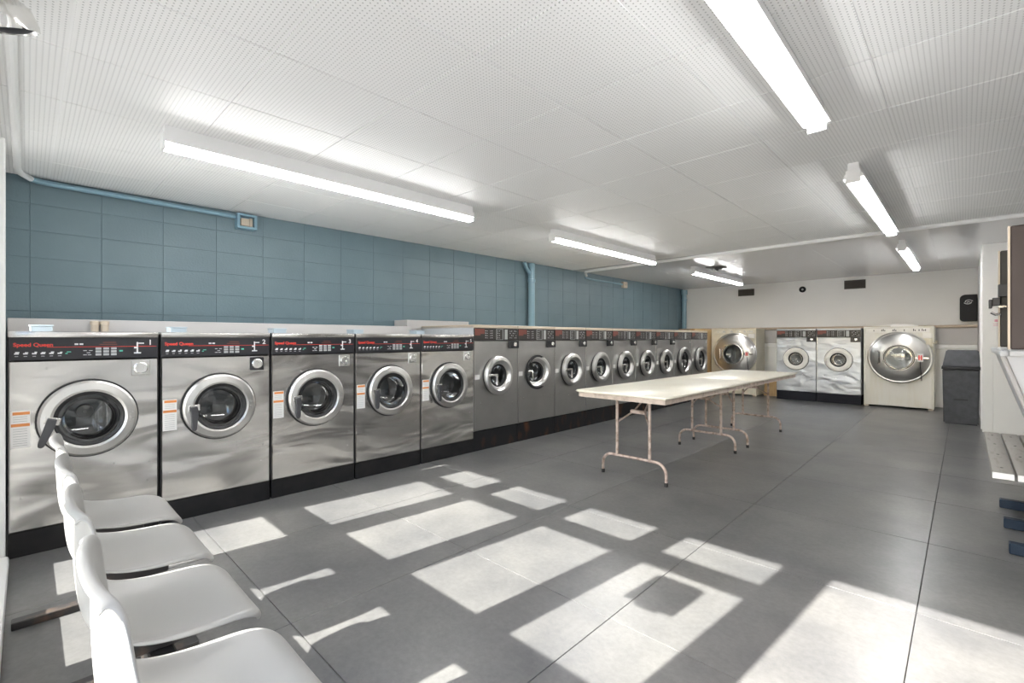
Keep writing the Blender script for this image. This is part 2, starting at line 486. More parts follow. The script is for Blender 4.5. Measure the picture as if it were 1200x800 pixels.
# partition on the right whose panelled end faces the windows
PY = 8.5
wall_right = struct('wall_right', MB().box(XR, XR + 0.15, YF - 0.1, YB + 0.1, -0.1, ZC + 0.1), 'white_paint', label='white wall on the right')
wall_end = struct('wall_end', MB().box(0.168, XR, PY + 0.006, YB, 0, ZC + 0.01), 'white_paint', label='off-white partition end with panel seams beside the grey bin')
for (a, b_, z0, z1) in ((0.166, XR, 0.954, ZC), (0.166, 0.261, 0.0, 0.946), (0.267, XR, 0.0, 0.946)):
    struct('wall_panel', MB().box(a, b_, PY, PY + 0.006, z0, z1, 0.0015), 'white_paint', wall_end)
struct('corner_trim', MB().box(0.158, 0.168, PY + 0.25, PY + 0.36, 0, 2.2), 'white_trim', wall_end)

# front wall: shop windows and the open doorway the photograph is taken from
bays = [(-4.265, -3.80), (-3.515, -3.07), (-2.875, -2.385), (-2.175, -1.67), (-1.475, -0.962)]
DOOR = (-0.748, 0.36)
Y0, Y1 = -0.19, YF
fw = MB()
edges = [XL - 0.1]
for a, b_ in bays: edges += [a - 0.03, b_ + 0.03]
edges += [DOOR[0], DOOR[1], XR + 0.1]
for k in range(0, len(edges), 2):
    fw.box(edges[k], edges[k + 1], Y0, Y1, -0.1, ZC + 0.1)
for a, b_ in bays:
    fw.box(a - 0.03, b_ + 0.03, Y0, Y1, -0.1, 0.14)
    fw.box(a - 0.03, b_ + 0.03, Y0, Y1, 2.28, ZC + 0.1)
fw.box(DOOR[0], DOOR[1], Y0, Y1, 2.255, ZC + 0.1)
struct('wall_front', fw, 'white_paint', label='white front wall with tall shop windows')
ZR = [0.17, 0.96, 1.135, 1.865, 1.985, 2.235]
for n, (a, b_) in enumerate(bays):
    w = obj('window_%d' % (n + 1), None, None, ((a + b_) / 2, -0.15, 0)); w['kind'] = 'structure'
    w['label'] = ['first', 'second', 'third', 'fourth', 'fifth'][n] + ' tall three-pane shop window counted from the blue wall'
    hw = (b_ - a) / 2
    fr = MB()
    fr.box(-hw - 0.03, -hw, -0.025, 0.025, 0.14, 2.28, 0.002).box(hw, hw + 0.03, -0.025, 0.025, 0.14, 2.28, 0.002)
    fr.box(-hw, hw, -0.025, 0.025, 0.14, ZR[0]).box(-hw, hw, -0.02, 0.02, ZR[1], ZR[2], 0.002)
    fr.box(-hw, hw, -0.02, 0.02, ZR[3], ZR[4], 0.002).box(-hw, hw, -0.025, 0.025, ZR[5], 2.28)
    obj('frame', fr.mesh('frame', 'white_trim'), w)
    for z0, z1 in ((ZR[0], ZR[1]), (ZR[2], ZR[3]), (ZR[4], ZR[5])):
        obj('pane', MB().box(-hw, hw, -0.002, 0.002, z0, z1).mesh('pane', 'clear_glass'), w)
struct('trim_1', MB().box(-3.74, -3.62, YF, -0.079, 0.0, 2.25, 0.004), 'white_trim', label='white vertical trim post beside machine 1')
struct('baseboard_front', MB().box(-3.61, -0.76, YF, YF + 0.045, 0, 0.06, 0.012, 2), 'white_trim', label='white base moulding below the windows')
g = struct('ground', MB().box(-30, 30, -40, -0.2, -0.22, -0.12), 'asphalt', label='unseen pavement outside the shop, added for bounce light')  # unseen plane, added to bounce daylight in through the windows
s_ = obj('window_sign', MB().prism([(-0.12, -0.13), (-0.05, -0.13), (-0.05, -0.15), (0.06, -0.15), (0.06, -0.13), (0.12, -0.13), (0.12, 0.085), (0.07, 0.10), (-0.07, 0.10), (-0.12, 0.085)], -0.006, 0.006, 'XZ').mesh('window_sign', 'sign_dark'), None, (-1.22, -0.122, 1.69))
tag(s_, 'small dark sign hung inside the window, casting a square shadow', 'sign')

# ------------------------------------------------------------------ washers
def ring_profile(ro, ri, x0, x1, lip=0.012):
    return [(ro, x0), (ro, x1 - lip), (ro - lip, x1), (ri + lip, x1 + 0.004), (ri, x1 - 0.006), (ri, x0)]

def front_loader(label, W, group, number, handle_tilt=0.0, hub=False, lock_black=False):
    """tall stainless front loader with a black control strip; local +X is the front, +Y the viewer's right"""
    t = thing('washing_machine', label, 'washer', group=group)
    D, bh, cz, cu = 0.85, 0.137, 0.731, W / 2
    part('cabinet', ('cabA', W), lambda m: (m.box(-D, -0.0125, 0, 0.012, bh, 1.228), m.box(-D, -0.0125, W - 0.012, W, bh, 1.228),
                                            m.box(-D, -D + 0.01, 0.012, W - 0.012, bh, 1.228), m.box(-D, -0.0125, 0.012, W - 0.012, bh, bh + 0.01)), 'body_side', t)
    part('base', ('baseA', W), lambda m: m.box(-D, -0.002, 0.001, W - 0.001, 0, bh - 0.002, 0.004), 'black_base', t)
    part('front_panel', ('fpA', W), lambda m: m.holed_sheet(0.002, W - 0.002, bh, 1.074, cu, cz, 0.205), 'steel_bright', t)
    top = part('top', ('topA', W), lambda m: m.box(-D, 0.006, 0.001, W - 0.001, 1.203, 1.238, 0.006, 2), 'steel_bright', t)
    part('soap_hopper', ('sh', W), lambda m: (m.box(-0.33, -0.20, 0.085, 0.18, 1.238, 1.27, 0.003), m.box(-0.335, -0.195, 0.08, 0.185, 1.27, 1.278, 0.003)), 'light_blue_metal', t)
    cp = part('control_panel', ('cpA', W), lambda m: m.box(-0.012, 0.004, 0.004, W - 0.004, 1.076, 1.202, 0.004), 'panel_black', t)
    X = 0.0042
    obj('lettering', text_mesh('Speed Queen', 0.0285, 'red_print'), cp, (X, 0.02, 1.153))
    part('red_line', ('rl', W), lambda m: m.box(0, 0.0007, 0.15, W - 0.012, 1.1475, 1.150), 'red_print', cp, (X, 0, 0))
    def icons(m):
        for k in range(6):
            u = 0.034 + 0.034 * k
            m.box(0, 0.0007, u - 0.010, u + 0.008, 1.110, 1.117)
            m.box(0, 0.0007, u - 0.006 + 0.003 * (k % 3), u + 0.010, 1.117, 1.124 - 0.002 * (k % 2))
            m.box(0, 0.0007, u - 0.008, u + 0.006, 1.098, 1.100)
        for k, (u, z) in enumerate(((0.31, 1.125), (0.325, 1.112), (0.31, 1.100), (0.335, 1.125), (0.33, 1.100))):
            m.box(0, 0.0007, u - 0.008, u + 0.008, z, z + 0.003)
        m.box(0, 0.0007, 0.265, 0.281, 1.160, 1.169); m.box(0, 0.0007, 0.286, 0.302, 1.160, 1.169)
    part('icons', ('ic',), icons, 'white_print', cp, (X, 0, 0))
    part('green_icon', ('gi',), lambda m: (m.box(0, 0.0007, 0.232, 0.25, 1.118, 1.123), m.box(0, 0.0007, 0.226, 0.236, 1.109, 1.114), m.box(0, 0.0007, 0.465, 0.482, 1.118, 1.127)), 'green_print', cp, (X + 0.0004, 0, 0))
    def keys(m):
        for i in range(3):
            for j in range(3):
                m.box(0, 0.003, 0.356 + i * 0.035, 0.382 + i * 0.035, 1.096 + j * 0.0175, 1.109 + j * 0.0175, 0.001)
    part('keypad', ('kp',), keys, 'grey_print', cp, (X, 0, 0))
    part('coin_diagram', ('cd',), lambda m: (m.box(0, 0.0007, 0.548, 0.556, 1.105, 1.175), m.box(0, 0.0007, 0.535, 0.57, 1.104, 1.112), m.box(0, 0.0007, 0.556, 0.585, 1.165, 1.171), m.box(0, 0.0007, 0.536, 0.556, 1.136, 1.146)), 'white_print', cp, (X, 0, 0))
    part('readout', ('ro',), lambda m: (m.box(0, 0.0007, 0.39, 0.45, 1.172, 1.176), m.box(0, 0.0007, 0.375, 0.455, 1.160, 1.164)), 'panel_red', cp, (X, 0, 0))
    if number: obj('number', text_mesh(number, 0.045, 'white_print'), cp, (X, 0.605, 1.158))
    # coin lock
    lk = part('coin_lock', ('lkA', lock_black), lambda m: m.box(-0.001, 0.005, 0.522, 0.616, 0.967, 1.061, 0.004), 'panel_black' if lock_black else 'steel_door', t)
    part('lock_barrel', ('lbA',), lambda m: m.lathe([(0.036, 0.004), (0.036, 0.014), (0.03, 0.018), (0.014, 0.018), (0.014, 0.010), (0, 0.010)], 0.569, 1.014, 24), 'chrome', lk)
    # warning label
    wl_ = part('warning_label', ('wlA',), lambda m: m.box(0.0002, 0.0012, 0.010, 0.086, 0.598, 0.80), 'paper', t)
    part('orange_bar', ('obA',), lambda m: m.box(0.0012, 0.0018, 0.018, 0.084, 0.779, 0.795), 'orange_print', wl_)
    part('orange_bar', ('obB',), lambda m: m.box(0.0012, 0.0018, 0.012, 0.084, 0.715, 0.731), 'orange_print', wl_)
    part('print_lines', ('plA',), lambda m: [m.box(0.0012, 0.0016, 0.02, 0.074, z, z + 0.0025) for z in (0.61, 0.622, 0.634, 0.646, 0.66, 0.674, 0.688, 0.70, 0.742, 0.754, 0.766)], 'grey_print', wl_)
    # door
    part('gasket', ('gkA',), lambda m: m.lathe([(0.228, 0.0), (0.228, 0.012), (0.20, 0.014), (0.20, -0.02)], cu, cz, 48), 'black_rubber', t)
    part('drum', ('drA',), lambda m: m.lathe([(0.20, -0.012), (0.235, -0.06), (0.25, -0.30), (0.20, -0.36), (0, -0.37)], cu, cz, 40), 'drum', t)
    if hub: part('drum_hub', ('hbA',), lambda m: m.lathe([(0.045, -0.355), (0.04, -0.33), (0.012, -0.325), (0.01, -0.32), (0, -0.32)], cu, cz, 24), 'hub', t)
    d = part('door', ('doA',), lambda m: m.lathe([(0.219, 0.008), (0.219, 0.034), (0.207, 0.046), (0.17, 0.052), (0.158, 0.046), (0.154, 0.012)], cu, cz, 56), 'steel_door', t)
    part('glass_seal', ('gsA',), lambda m: m.lathe([(0.158, 0.040), (0.152, 0.043), (0.138, 0.034), (0.134, 0.010)], cu, cz, 48), 'black_rubber', d)
    part('glass', ('glA',), lambda m: m.lathe([(0.140, 0.030), (0.125, 0.028), (0.118, -0.01), (0.105, -0.055), (0.06, -0.075), (0, -0.08)], cu, cz, 48), 'door_glass', d)
    part('rivets', ('rvA',), lambda m: [m.lathe([(0.006, 0.048), (0.004, 0.053), (0, 0.053)], cu + u, cz + z, 10) for u, z in ((0.182, 0.03), (0.184, 0.012), (0.184, -0.012), (0.182, -0.03), (0.196, 0.02), (0.197, -0.02))], 'steel_door', d)
    hd = part('handle', ('hdA',), lambda m: m.prism([(-0.022, 0.012), (0.018, 0.012), (0.020, -0.03), (0.008, -0.14), (-0.002, -0.15), (-0.016, -0.148), (-0.022, -0.13)], 0.0, 0.022, 'YZ', 0.004), 'handle_grey', d, (0.052, cu - 0.160, cz + 0.005), (-handle_tilt, 0, 0))
    part('handle_pivot', ('hpA',), lambda m: m.box(-0.005, 0.0, -0.03, 0.035, -0.02, 0.02, 0.003), 'chrome', hd)
    # few screws on the sheet
    part('screws', ('scA', W), lambda m: [m.lathe([(0.006, 0.0), (0.004, 0.003), (0, 0.003)], u, z, 8) for u, z in ((0.05, 0.32), (0.6, 0.30), (0.15, 1.03), (0.2, 0.40), (0.44, 0.44), (0.61, 0.42))], 'chrome', t)
    return t

XF = -3.72
P1 = 0.671
ords = ['first', 'second', 'third', 'fourth', 'fifth']
labs = ['stainless front loader numbered 1, nearest the windows, with slanted door handle',
        'stainless front loader numbered 2, second from the windows, with black coin lock',
        'stainless front loader numbered 3, in the middle of the numbered five',
        'stainless front loader numbered 4, between machines 3 and 5',
        'stainless front loader numbered 5, last of the numbered five beside the taller row']
for k in range(5):
    t = front_loader(labs[k], 0.660, 'numbered front loaders along the blue wall', str(k + 1), handle_tilt=0.28 if k == 0 else -0.05, hub=(k == 0), lock_black=(k == 1))
    t.location = (XF, -0.072 + P1 * k, 0); t.rotation_euler = (0, 0, 0)

def small_loader(label, W, group, style, kind='row', door_open=0.0):
    """front loader with a brown-black strip and a black coin box"""
    t = thing('coin_washer', label, 'washer', group=group)
    D = 0.95 if kind == 'row' else 0.60
    bh = 0.211 if kind == 'row' else 0.172
    pt, pb, top = (1.308, 1.173, 1.342) if kind == 'row' else (1.345, 1.215, 1.378)
    cu = W / 2
    cz = 0.79 if kind == 'row' else 0.80
    ro = 0.212 if style == 'chrome' else (0.245 if style == 'dark' else 0.212)
    ri = 0.125 if style == 'chrome' else (0.165 if style == 'dark' else 0.128)
    sheet = 'steel_dark' if kind == 'row' else 'steel_silver'
    part('cabinet', ('cabB', W, kind), lambda m: (m.box(-D, -0.0125, 0, 0.012, bh, top - 0.01), m.box(-D, -0.0125, W - 0.012, W, bh, top - 0.01),
                                               m.box(-D, -D + 0.01, 0.012, W - 0.012, bh, top - 0.01), m.box(-D, -0.0125, 0.012, W - 0.012, bh, bh + 0.01)), 'cabinet_grey', t)
    part('base', ('baseB', W, kind), lambda m: m.box(-D, -0.004, 0.0005, W - 0.0005, 0, bh - 0.003, 0.003), 'rust_base' if kind == 'row' else 'navy_base', t)
    part('front_panel', ('fpB', W, kind, ro), lambda m: m.holed_sheet(0.002, W - 0.002, bh, pb - 0.002, cu, cz, ro - 0.015), sheet, t)
    part('side_strip', ('ssB', W, kind), lambda m: m.box(-0.004, 0.004, 0.0, 0.006, bh, pb), 'chrome', t)
    part('top', ('topB', W, kind), lambda m: m.box(-D, 0.004, 0.0, W, pt + 0.001, top, 0.004), 'tan_trim' if kind == 'row' else 'steel_silver', t)
    cp = part('control_panel', ('cpB', W, kind), lambda m: m.box(-0.012, 0.003, 0.004, W - 0.004, pb, pt, 0.003), 'panel_brown', t)
    X = 0.0032
    part('printed_area', ('pa', kind), lambda m: (m.box(0, 0.0007, 0.012, 0.15, pb + 0.072, pt - 0.008), m.box(0, 0.0007, 0.012, 0.09, pb + 0.055, pb + 0.072)), 'panel_red', cp, (X, 0, 0))
    def marks(m):
        q = 0
        for u0, u1 in ((0.16, 0.29), (0.345, 0.41), (0.54, 0.65)):
            for z in (0.025, 0.05, 0.075, 0.10):
                u = u0
                while u < u1 * W / 0.676:
                    q += 1
                    if q % 3: m.box(0, 0.0007, u, u + 0.012, pb + z, pb + z + 0.007 + 0.004 * (q % 2))
                    u += 0.024
    part('dial_print', ('dp', kind, W), marks, 'grey_print', cp, (X, 0, 0))
    part('panel_frame', ('pf', kind), lambda m: (m.box(0, 0.003, 0.325, 0.331, pb + 0.008, pt - 0.008), m.box(0, 0.003, 0.425, 0.431, pb + 0.008, pt - 0.008), m.box(0, 0.003, 0.331, 0.425, pt - 0.012, pt - 0.008), m.box(0, 0.003, 0.331, 0.425, pb + 0.008, pb + 0.012)), 'grey_print', cp, (X, 0, 0))
    part('coin_slot_plate', ('cp2', kind), lambda m: m.box(0, 0.004, 0.455, 0.50, pb + 0.012, pt - 0.012, 0.001), 'grey_print', cp, (X, 0, 0))
    if style != 'dark':
        cb = part('coin_box', ('cbB', W, kind), lambda m: m.box(-0.002, 0.03, W - 0.155, W - 0.006, pb - 0.088, pb - 0.003, 0.004), 'panel_black', t)
        part('coin_lock', ('clB', W, kind), lambda m: m.lathe([(0.027, 0.028), (0.027, 0.036), (0.02, 0.04), (0.008, 0.04), (0.008, 0.034), (0, 0.034)], W - 0.075, pb - 0.045, 20), 'chrome', cb)
    else:
        part('round_sticker', ('rs', W), lambda m: m.lathe([(0.02, 0.0), (0.02, 0.002), (0, 0.002)], W - 0.07, pb - 0.05, 16), 'white_print', t)
    part('tag_label', ('tg', kind), lambda m: m.box(0.0002, 0.0012, 0.014, 0.08, cz - 0.03, cz + 0.02), 'paper', t) if style != 'white' and kind == 'row' else None
    part('drum', ('drB', style), lambda m: m.lathe([(ro - 0.018, -0.012), (ro + 0.02, -0.05), (ro + 0.02, -0.28), (0.10, -0.33), (0, -0.33)], cu, cz, 32), 'drum', t)
    part('gasket', ('gkB', style), lambda m: m.lathe([(ro - 0.006, 0.0), (ro - 0.006, 0.02), (ro - 0.03, 0.022), (ro - 0.03, -0.02)], cu, cz, 40), 'black_rubber', t)
    # door hinged on its right side
    hx, hy = 0.02, cu + ro
    mm = 'white_ring' if style == 'white' else ('steel_door' if style == 'chrome' else 'steel_dark')
    if style == 'white':
        prof = [(ro, 0.004), (ro, 0.02), (ro - 0.01, 0.03), (ri + 0.02, 0.038), (ri, 0.03), (ri - 0.002, 0.0)]
    else:
        prof = [(ro - 0.012, 0.004), (ro, 0.02), (ro, 0.045), (ro - 0.018, 0.062), (ro - 0.045, 0.066), (ri + 0.022, 0.052), (ri + 0.012, 0.030), (ri, 0.026), (ri - 0.004, -0.02)]
    d = part('door', ('doB', style), lambda m: m.lathe([(r, a - hx) for r, a in prof], -ro, 0, 48), mm, t, (hx, hy, cz), (0, 0, -door_open))
    part('glass_seal', ('gsB', style), lambda m: m.lathe([(ri + 0.004, 0.024 - hx), (ri - 0.004, 0.03 - hx), (ri - 0.022, 0.022 - hx), (ri - 0.024, 0.0 - hx)], -ro, 0, 36), 'black_rubber', d)
    part('glass', ('glB', style), lambda m: m.lathe([(ri - 0.018, 0.014 - hx), (ri - 0.03, 0.0 - hx), (ri - 0.038, -0.05 - hx), (0.05, -0.08 - hx), (0, -0.085 - hx)], -ro, 0, 36), 'door_glass', d)
    if style == 'white':
        part('handle', ('haW',), lambda m: m.box(0.028 - hx, 0.045 - hx, -2 * ro + 0.02, -2 * ro + 0.05, -0.05, 0.03, 0.004), 'white_ring', d)
        part('rim', ('rimW',), lambda m: m.lathe([(ro + 0.008, 0.001 - hx), (ro + 0.008, 0.008 - hx), (ro - 0.002, 0.012 - hx)], -ro, 0, 48), 'black_rubber', d)
    else:
        hd = part('handle', ('haB', style), lambda m: m.box(0.060 - hx, 0.078 - hx, -2 * ro + 0.022, -ro - ri * 0.45, 0.0, 0.022, 0.004), 'chrome', d)
        part('handle_grip', ('hgB', style), lambda m: m.prism([(-ro - ri * 0.62, 0.0), (-ro - ri * 0.40, 0.0), (-ro - ri * 0.42, -0.10), (-ro - ri * 0.55, -0.105)], 0.064 - hx, 0.076 - hx, 'YZ', 0.002), 'chrome', hd)
    part('screws', ('scB', W, kind), lambda m: [m.lathe([(0.007, 0.0), (0.004, 0.003), (0, 0.003)], u, z, 8) for u, z in ((0.10, 0.50), (0.30, 0.46), (0.45, 0.50), (0.58, 0.46))], 'chrome', t)
    return t

lab2 = ['brushed steel coin washer first in the far row, touching machine 5',
        'brushed steel coin washer with its round door standing ajar',
        'brushed steel coin washer just past the one with the door ajar',
        'brushed steel coin washer fourth from machine 5',
        'brushed steel coin washer fifth in the row, halfway along it',
        'brushed steel coin washer sixth from machine 5',
        'brushed steel coin washer seventh in the row, before the two dark-doored ones',
        'steel washer with wide dark door, second from the corner',
        'steel washer with wide dark door, last in the row by the wood panel']
y = 3.275
for k in range(9):
    wd = 0.676 if k < 7 else 0.755
    t = small_loader(lab2[k], wd - 0.004, 'coin washers in the far row', 'chrome' if k < 7 else 'dark', 'row', 0.30 if k == 1 else 0.0)
    t.location = (XF, y, 0); y += wd
YEND = y
# two silver coin washers on the far wall
YW = 10.35
for k, lb in enumerate(('silver coin washer on the far wall, left of the pair, behind the table end', 'silver coin washer on the far wall, beside the big cream drum washer')):
    t = small_loader(lb, 0.676, 'silver coin washers on the far wall', 'white', 'back')
    t.location = (-2.684 + 0.684 * k, YW, 0); t.rotation_euler = (0, 0, -PI / 2)

def drum_washer(label, loc, W, window, material):
    """old cream cabinet with a huge domed steel door"""
    t = thing('drum_washer', label, 'washer', loc, -PI / 2, 'big cream washers on the far wall')
    D = 0.58
    cu, cz, R = W * 0.53, 0.872, 0.432
    part('cabinet', ('cabC', W, material), lambda m: (m.box(-D, 0, 0, 0.02, 0.02, 1.382, 0.003), m.box(-D, 0, W - 0.02, W, 0.02, 1.382, 0.003), m.box(-D, -D + 0.02, 0.02, W - 0.02, 0.02, 1.382),
                                            m.box(-D, 0.003, 0.0, W, 1.382, 1.40, 0.003), m.holed_sheet(0.02, W - 0.02, 0.03, 1.382, cu, cz, 0.36)), material, t)
    part('foot', ('ftC',), lambda m: m.box(-0.07, -0.01, 0.01, 0.07, 0, 0.03), 'tan_trim', t)
    part('foot', ('ftC',), None, 'tan_trim', t, (0, W - 0.08, 0))
    part('tub_collar', ('tcC',), lambda m: m.lathe([(R - 0.02, 0.0), (R - 0.005, 0.005), (R - 0.005, 0.03), (0.36, 0.03), (0.36, -0.02)], cu, cz, 56), 'body_side', t)
    d = part('door', ('doC',), lambda m: m.lathe([(R - 0.03, 0.025), (R, 0.032), (R + 0.004, 0.05), (R - 0.012, 0.062), (R - 0.03, 0.058), (0.36, 0.088), (0.28, 0.112), (0.225, 0.122), (0.215, 0.134), (0.195, 0.134), (0.19, 0.11), (0.185, 0.05)], cu, cz, 64), 'steel_door', t)
    part('window_ring', ('wrC',), lambda m: m.lathe([(0.212, 0.130), (0.210, 0.142), (0.198, 0.144), (0.196, 0.128)], cu, cz, 48), 'black_rubber' if window == 'clear' else 'chrome', d)
    part('window_glass', ('wgC', window), lambda m: m.lathe([(0.196, 0.132), (0.17, 0.130), (0.13, 0.138), (0.06, 0.145), (0, 0.147)] if window == 'clear' else [(0.196, 0.132), (0.15, 0.128), (0.14, 0.08), (0.07, 0.055), (0, 0.05)], cu, cz, 40), 'door_glass', d)
    part('drum', ('drC', window), lambda m: m.lathe([(0.19, 0.04), (0.32, 0.0), (0.34, -0.25), (0.1, -0.30), (0, -0.30)] if window != 'clear' else [(0.185, 0.118), (0.12, 0.112), (0.06, 0.10), (0.055, 0.112), (0, 0.112)], cu, cz, 32), 'drum' if window != 'clear' else 'hub', d)
    # bracket on the left of the window, lever and red sticker on the right
    br = part('hinge_bracket', ('hbC',), lambda m: (m.tube([(0.10, cu - 0.285, cz + 0.11), (0.135, cu - 0.262, cz + 0.09), (0.135, cu - 0.262, cz - 0.09), (0.10, cu - 0.285, cz - 0.11)], 0.014, 8)), 'chrome', d)
    lv = part('latch_lever', ('llC',), lambda m: m.prism([(cu + 0.20, cz + 0.012), (cu + 0.20, cz - 0.016), (cu + 0.38, cz - 0.012), (cu + 0.38, cz + 0.012)], 0.10, 0.142, 'YZ', 0.003), 'chrome', d)
    st = part('sticker', ('skC',), lambda m: m.box(0.143, 0.146, cu + 0.235, cu + 0.315, cz - 0.062, cz + 0.072, 0.001), 'paper', d)
    part('red_mark', ('rmC',), lambda m: (m.box(0.146, 0.147, cu + 0.250, cu + 0.268, cz - 0.035, cz + 0.045), m.box(0.146, 0.147, cu + 0.280, cu + 0.298, cz - 0.035, cz + 0.045), m.box(0.146, 0.147, cu + 0.25, cu + 0.298, cz, cz + 0.01)), 'red_print', st)
    part('chain', ('chC',), lambda m: m.tube([(0.12, cu + 0.272, cz - 0.06), (0.115, cu + 0.275, cz - 0.17), (0.10, cu + 0.285, cz - 0.27), (0.075, cu + 0.288, cz - 0.38)], 0.006, 6), 'body_side', d)
    # control strip
    cp = part('control_strip', ('csC', W), lambda m: m.box(0, 0.014, 0.07, W - 0.05, 1.292, 1.372, 0.003), 'white_ring' if window == 'clear' else material, t)
    def marks(m):
        for k, u in enumerate((0.14, 0.25, 0.27, 0.29, 0.40, 0.42, 0.44, 0.55, 0.67, 0.69, 0.74, 0.78, 0.80, 0.82)):
            m.box(0.014, 0.015, u, u + 0.012, 1.318, 1.318 + 0.022 + 0.008 * (k % 3))
    part('control_print', ('cpC',), marks, 'grey_print' if window != 'clear' else 'can_dark', cp)
    part('switch_box', ('sbC', W), lambda m: (m.box(0, 0.035, W - 0.14, W - 0.02, 1.20, 1.288, 0.004)), 'white_ring', t)
    part('valve', ('vlC', W), lambda m: (m.box(0, 0.05, W - 0.13, W - 0.02, 1.05, 1.195, 0.006), m.lathe([(0.03, 0.05), (0.03, 0.08), (0, 0.08)], W - 0.07, 1.12, 14), m.tube([(0.03, W - 0.03, 1.12), (0.03, W + 0.03, 1.12), (0.03, W + 0.03, 1.16)], 0.014, 8)), 'cream', t) if window == 'clear' else None
    return t
drum_washer('big pale cream washer with domed steel door and red latch sticker, next to the bin', (-1.288, YW, 0), 0.93, 'clear', 'cream_light')
drum_washer('big yellowed cream washer with domed steel door, in the corner behind the table', (-3.96, YW, 0), 0.90, 'dark', 'cream')
wp = obj('wood_panel', MB().box(-4.08, -3.985, YEND + 0.012, YW + 0.3, 0, 1.39, 0.003).mesh('wood_panel', 'tan_wood'))
tag(wp, 'tan wooden side panel between the steel row and the corner cream washer', 'panel')
cr = obj('cardboard_offcut', MB().prism([(0, 0), (0.30, 0), (0.285, 0.42), (0.02, 0.42)], 0, 0.012, 'XZ').mesh('cardboard_offcut', 'tan_wood'), None, (-3.02, 10.72, 0))
tag(cr, 'tan board leaning in the gap left of the silver washers', 'board')
rag = MB()
for k in range(3):
    rag.box(0.01 * k, 0.36 - 0.03 * k, 0.02 * k, 0.14, 0.012 * k, 0.012 * k + 0.013, 0.004)
o = obj('folded_rag', rag.mesh('folded_rag', 'cloth'), None, (-0.92, YW + 0.05, 1.40)); tag(o, 'white folded rag lying on the big pale cream washer', 'rag')

# boxed-in ledges behind the machines
o = obj('service_ledge', MB().box(-4.98, -4.60, -0.09, 3.08, 0, 1.335, 0.004).mesh('service_ledge', 'grey_laminate')); tag(o, 'low grey service ledge behind machines 1 to 4', 'ledge')
o = obj('service_ledge', MB().box(-4.98, -4.70, 3.10, 4.05, 0, 1.415, 0.004).mesh('service_ledge', 'grey_laminate')); tag(o, 'taller grey service ledge behind machine 5 and the first coin washer', 'ledge')
o = obj('service_ledge', MB().box(-4.98, -4.69, 4.06, YBH - 0.03, 0, 1.338, 0.004).mesh('service_ledge', 'tan_trim')); tag(o, 'long tan service ledge behind the far row of coin washers', 'ledge')
for k, yy in enumerate((0.345, 0.40)):
    o = obj('pipe_stub', MB().lathe([(0, 0), (0.022, 0), (0.022, 0.06), (0.027, 0.062), (0.027, 0.085), (0.02, 0.09), (0, 0.09)], axis='Z', c3=(-4.585 + 0.02, yy, 1.235), seg=16).mesh('pipe_stub', 'tan_trim'))
    tag(o, ('left', 'right')[k] + ' one of two short cream pipe stubs behind machine 1', 'pipe', 'pipe stubs behind machine 1')
o = obj('lid_board', MB().box(-4.30, -4.02, 3.62, 4.65, 1.343, 1.355, 0.003).mesh('lid_board', 'white_trim')); tag(o, 'thin white board lying on top of the far row washers', 'board')

# ------------------------------------------------------------------ folding tables
def folding_table(label, loc, L, y_legs, rz):
    t = thing('folding_table', label, 'table', loc, rz, 'folding tables end to end')
    W = 0.84
    part('table_top', ('tt', L), lambda m: m.box(-W / 2, W / 2, 0.002, L - 0.002, 0.730, 0.750, 0.008, 2), 'table_top', t)
    part('apron', ('ap', L), lambda m: (m.box(-W / 2 + 0.018, -W / 2 + 0.036, 0.02, L - 0.02, 0.690, 0.730), m.box(W / 2 - 0.036, W / 2 - 0.018, 0.02, L - 0.02, 0.690, 0.730),
                                        m.box(-W / 2 + 0.036, W / 2 - 0.036, 0.02, 0.038, 0.690, 0.730), m.box(-W / 2 + 0.036, W / 2 - 0.036, L - 0.038, L - 0.02, 0.690, 0.730)), 'table_edge', t)
    for n, yl in enumerate(y_legs):
        sgn = 1 if n == 0 else -1
        def frame(m):
            pts = []
            for k in range(7):
                a = PI - k * PI / 12
                pts.append((-0.30 + 0.09 * (1 + math.cos(a)), 0, 0.09 + 0.09 * math.sin(a)))
            pts = [(-0.30, 0, 0.0)] + pts
            full = pts + [(-x, yy, z) for x, yy, z in reversed(pts)]
            m.tube(full, 0.0125, 8)
            for sx in (-1, 1):
                m.tube([(sx * 0.155, 0, 0.18), (sx * 0.155, 0, 0.730)], 0.0135, 8)
        fr = part('leg_frame', ('lf',), frame, 'table_leg', t, (0, yl, 0))
        def brace(m, sgn=sgn):
            m.tube([(-0.15, 0, 0.47), (-0.05, 0.10 * sgn, 0.56), (-0.02, 0.30 * sgn, 0.70)], 0.008, 6)
            m.tube([(0.15, 0, 0.47), (0.05, 0.10 * sgn, 0.56), (0.02, 0.30 * sgn, 0.70)], 0.008, 6)
            m.box(-0.07, 0.07, 0.09 * sgn - 0.02, 0.09 * sgn + 0.02, 0.545, 0.575, 0.003)
        part('folding_brace', ('fb', sgn), brace, 'table_leg', fr)
        for sx in (-1, 1):
            part('foot_cap', ('fc', ), lambda m: m.lathe([(0, 0), (0.015, 0), (0.016, 0.03), (0.0125, 0.032)], axis='Z', c3=(0, 0, 0), seg=10), 'black_rubber', fr, (sx * 0.30, 0, 0))
    return t
RZ = -0.013
folding_table('cream topped folding table standing nearest the windows', (-2.035, 3.345, 0), 1.93, (0.245, 1.77), RZ)
folding_table('cream topped folding table at the far end, against the nearer one', (-2.035 + 1.935 * 0.013, 3.345 + 1.935, 0), 1.72, (0.205, 1.42), RZ)

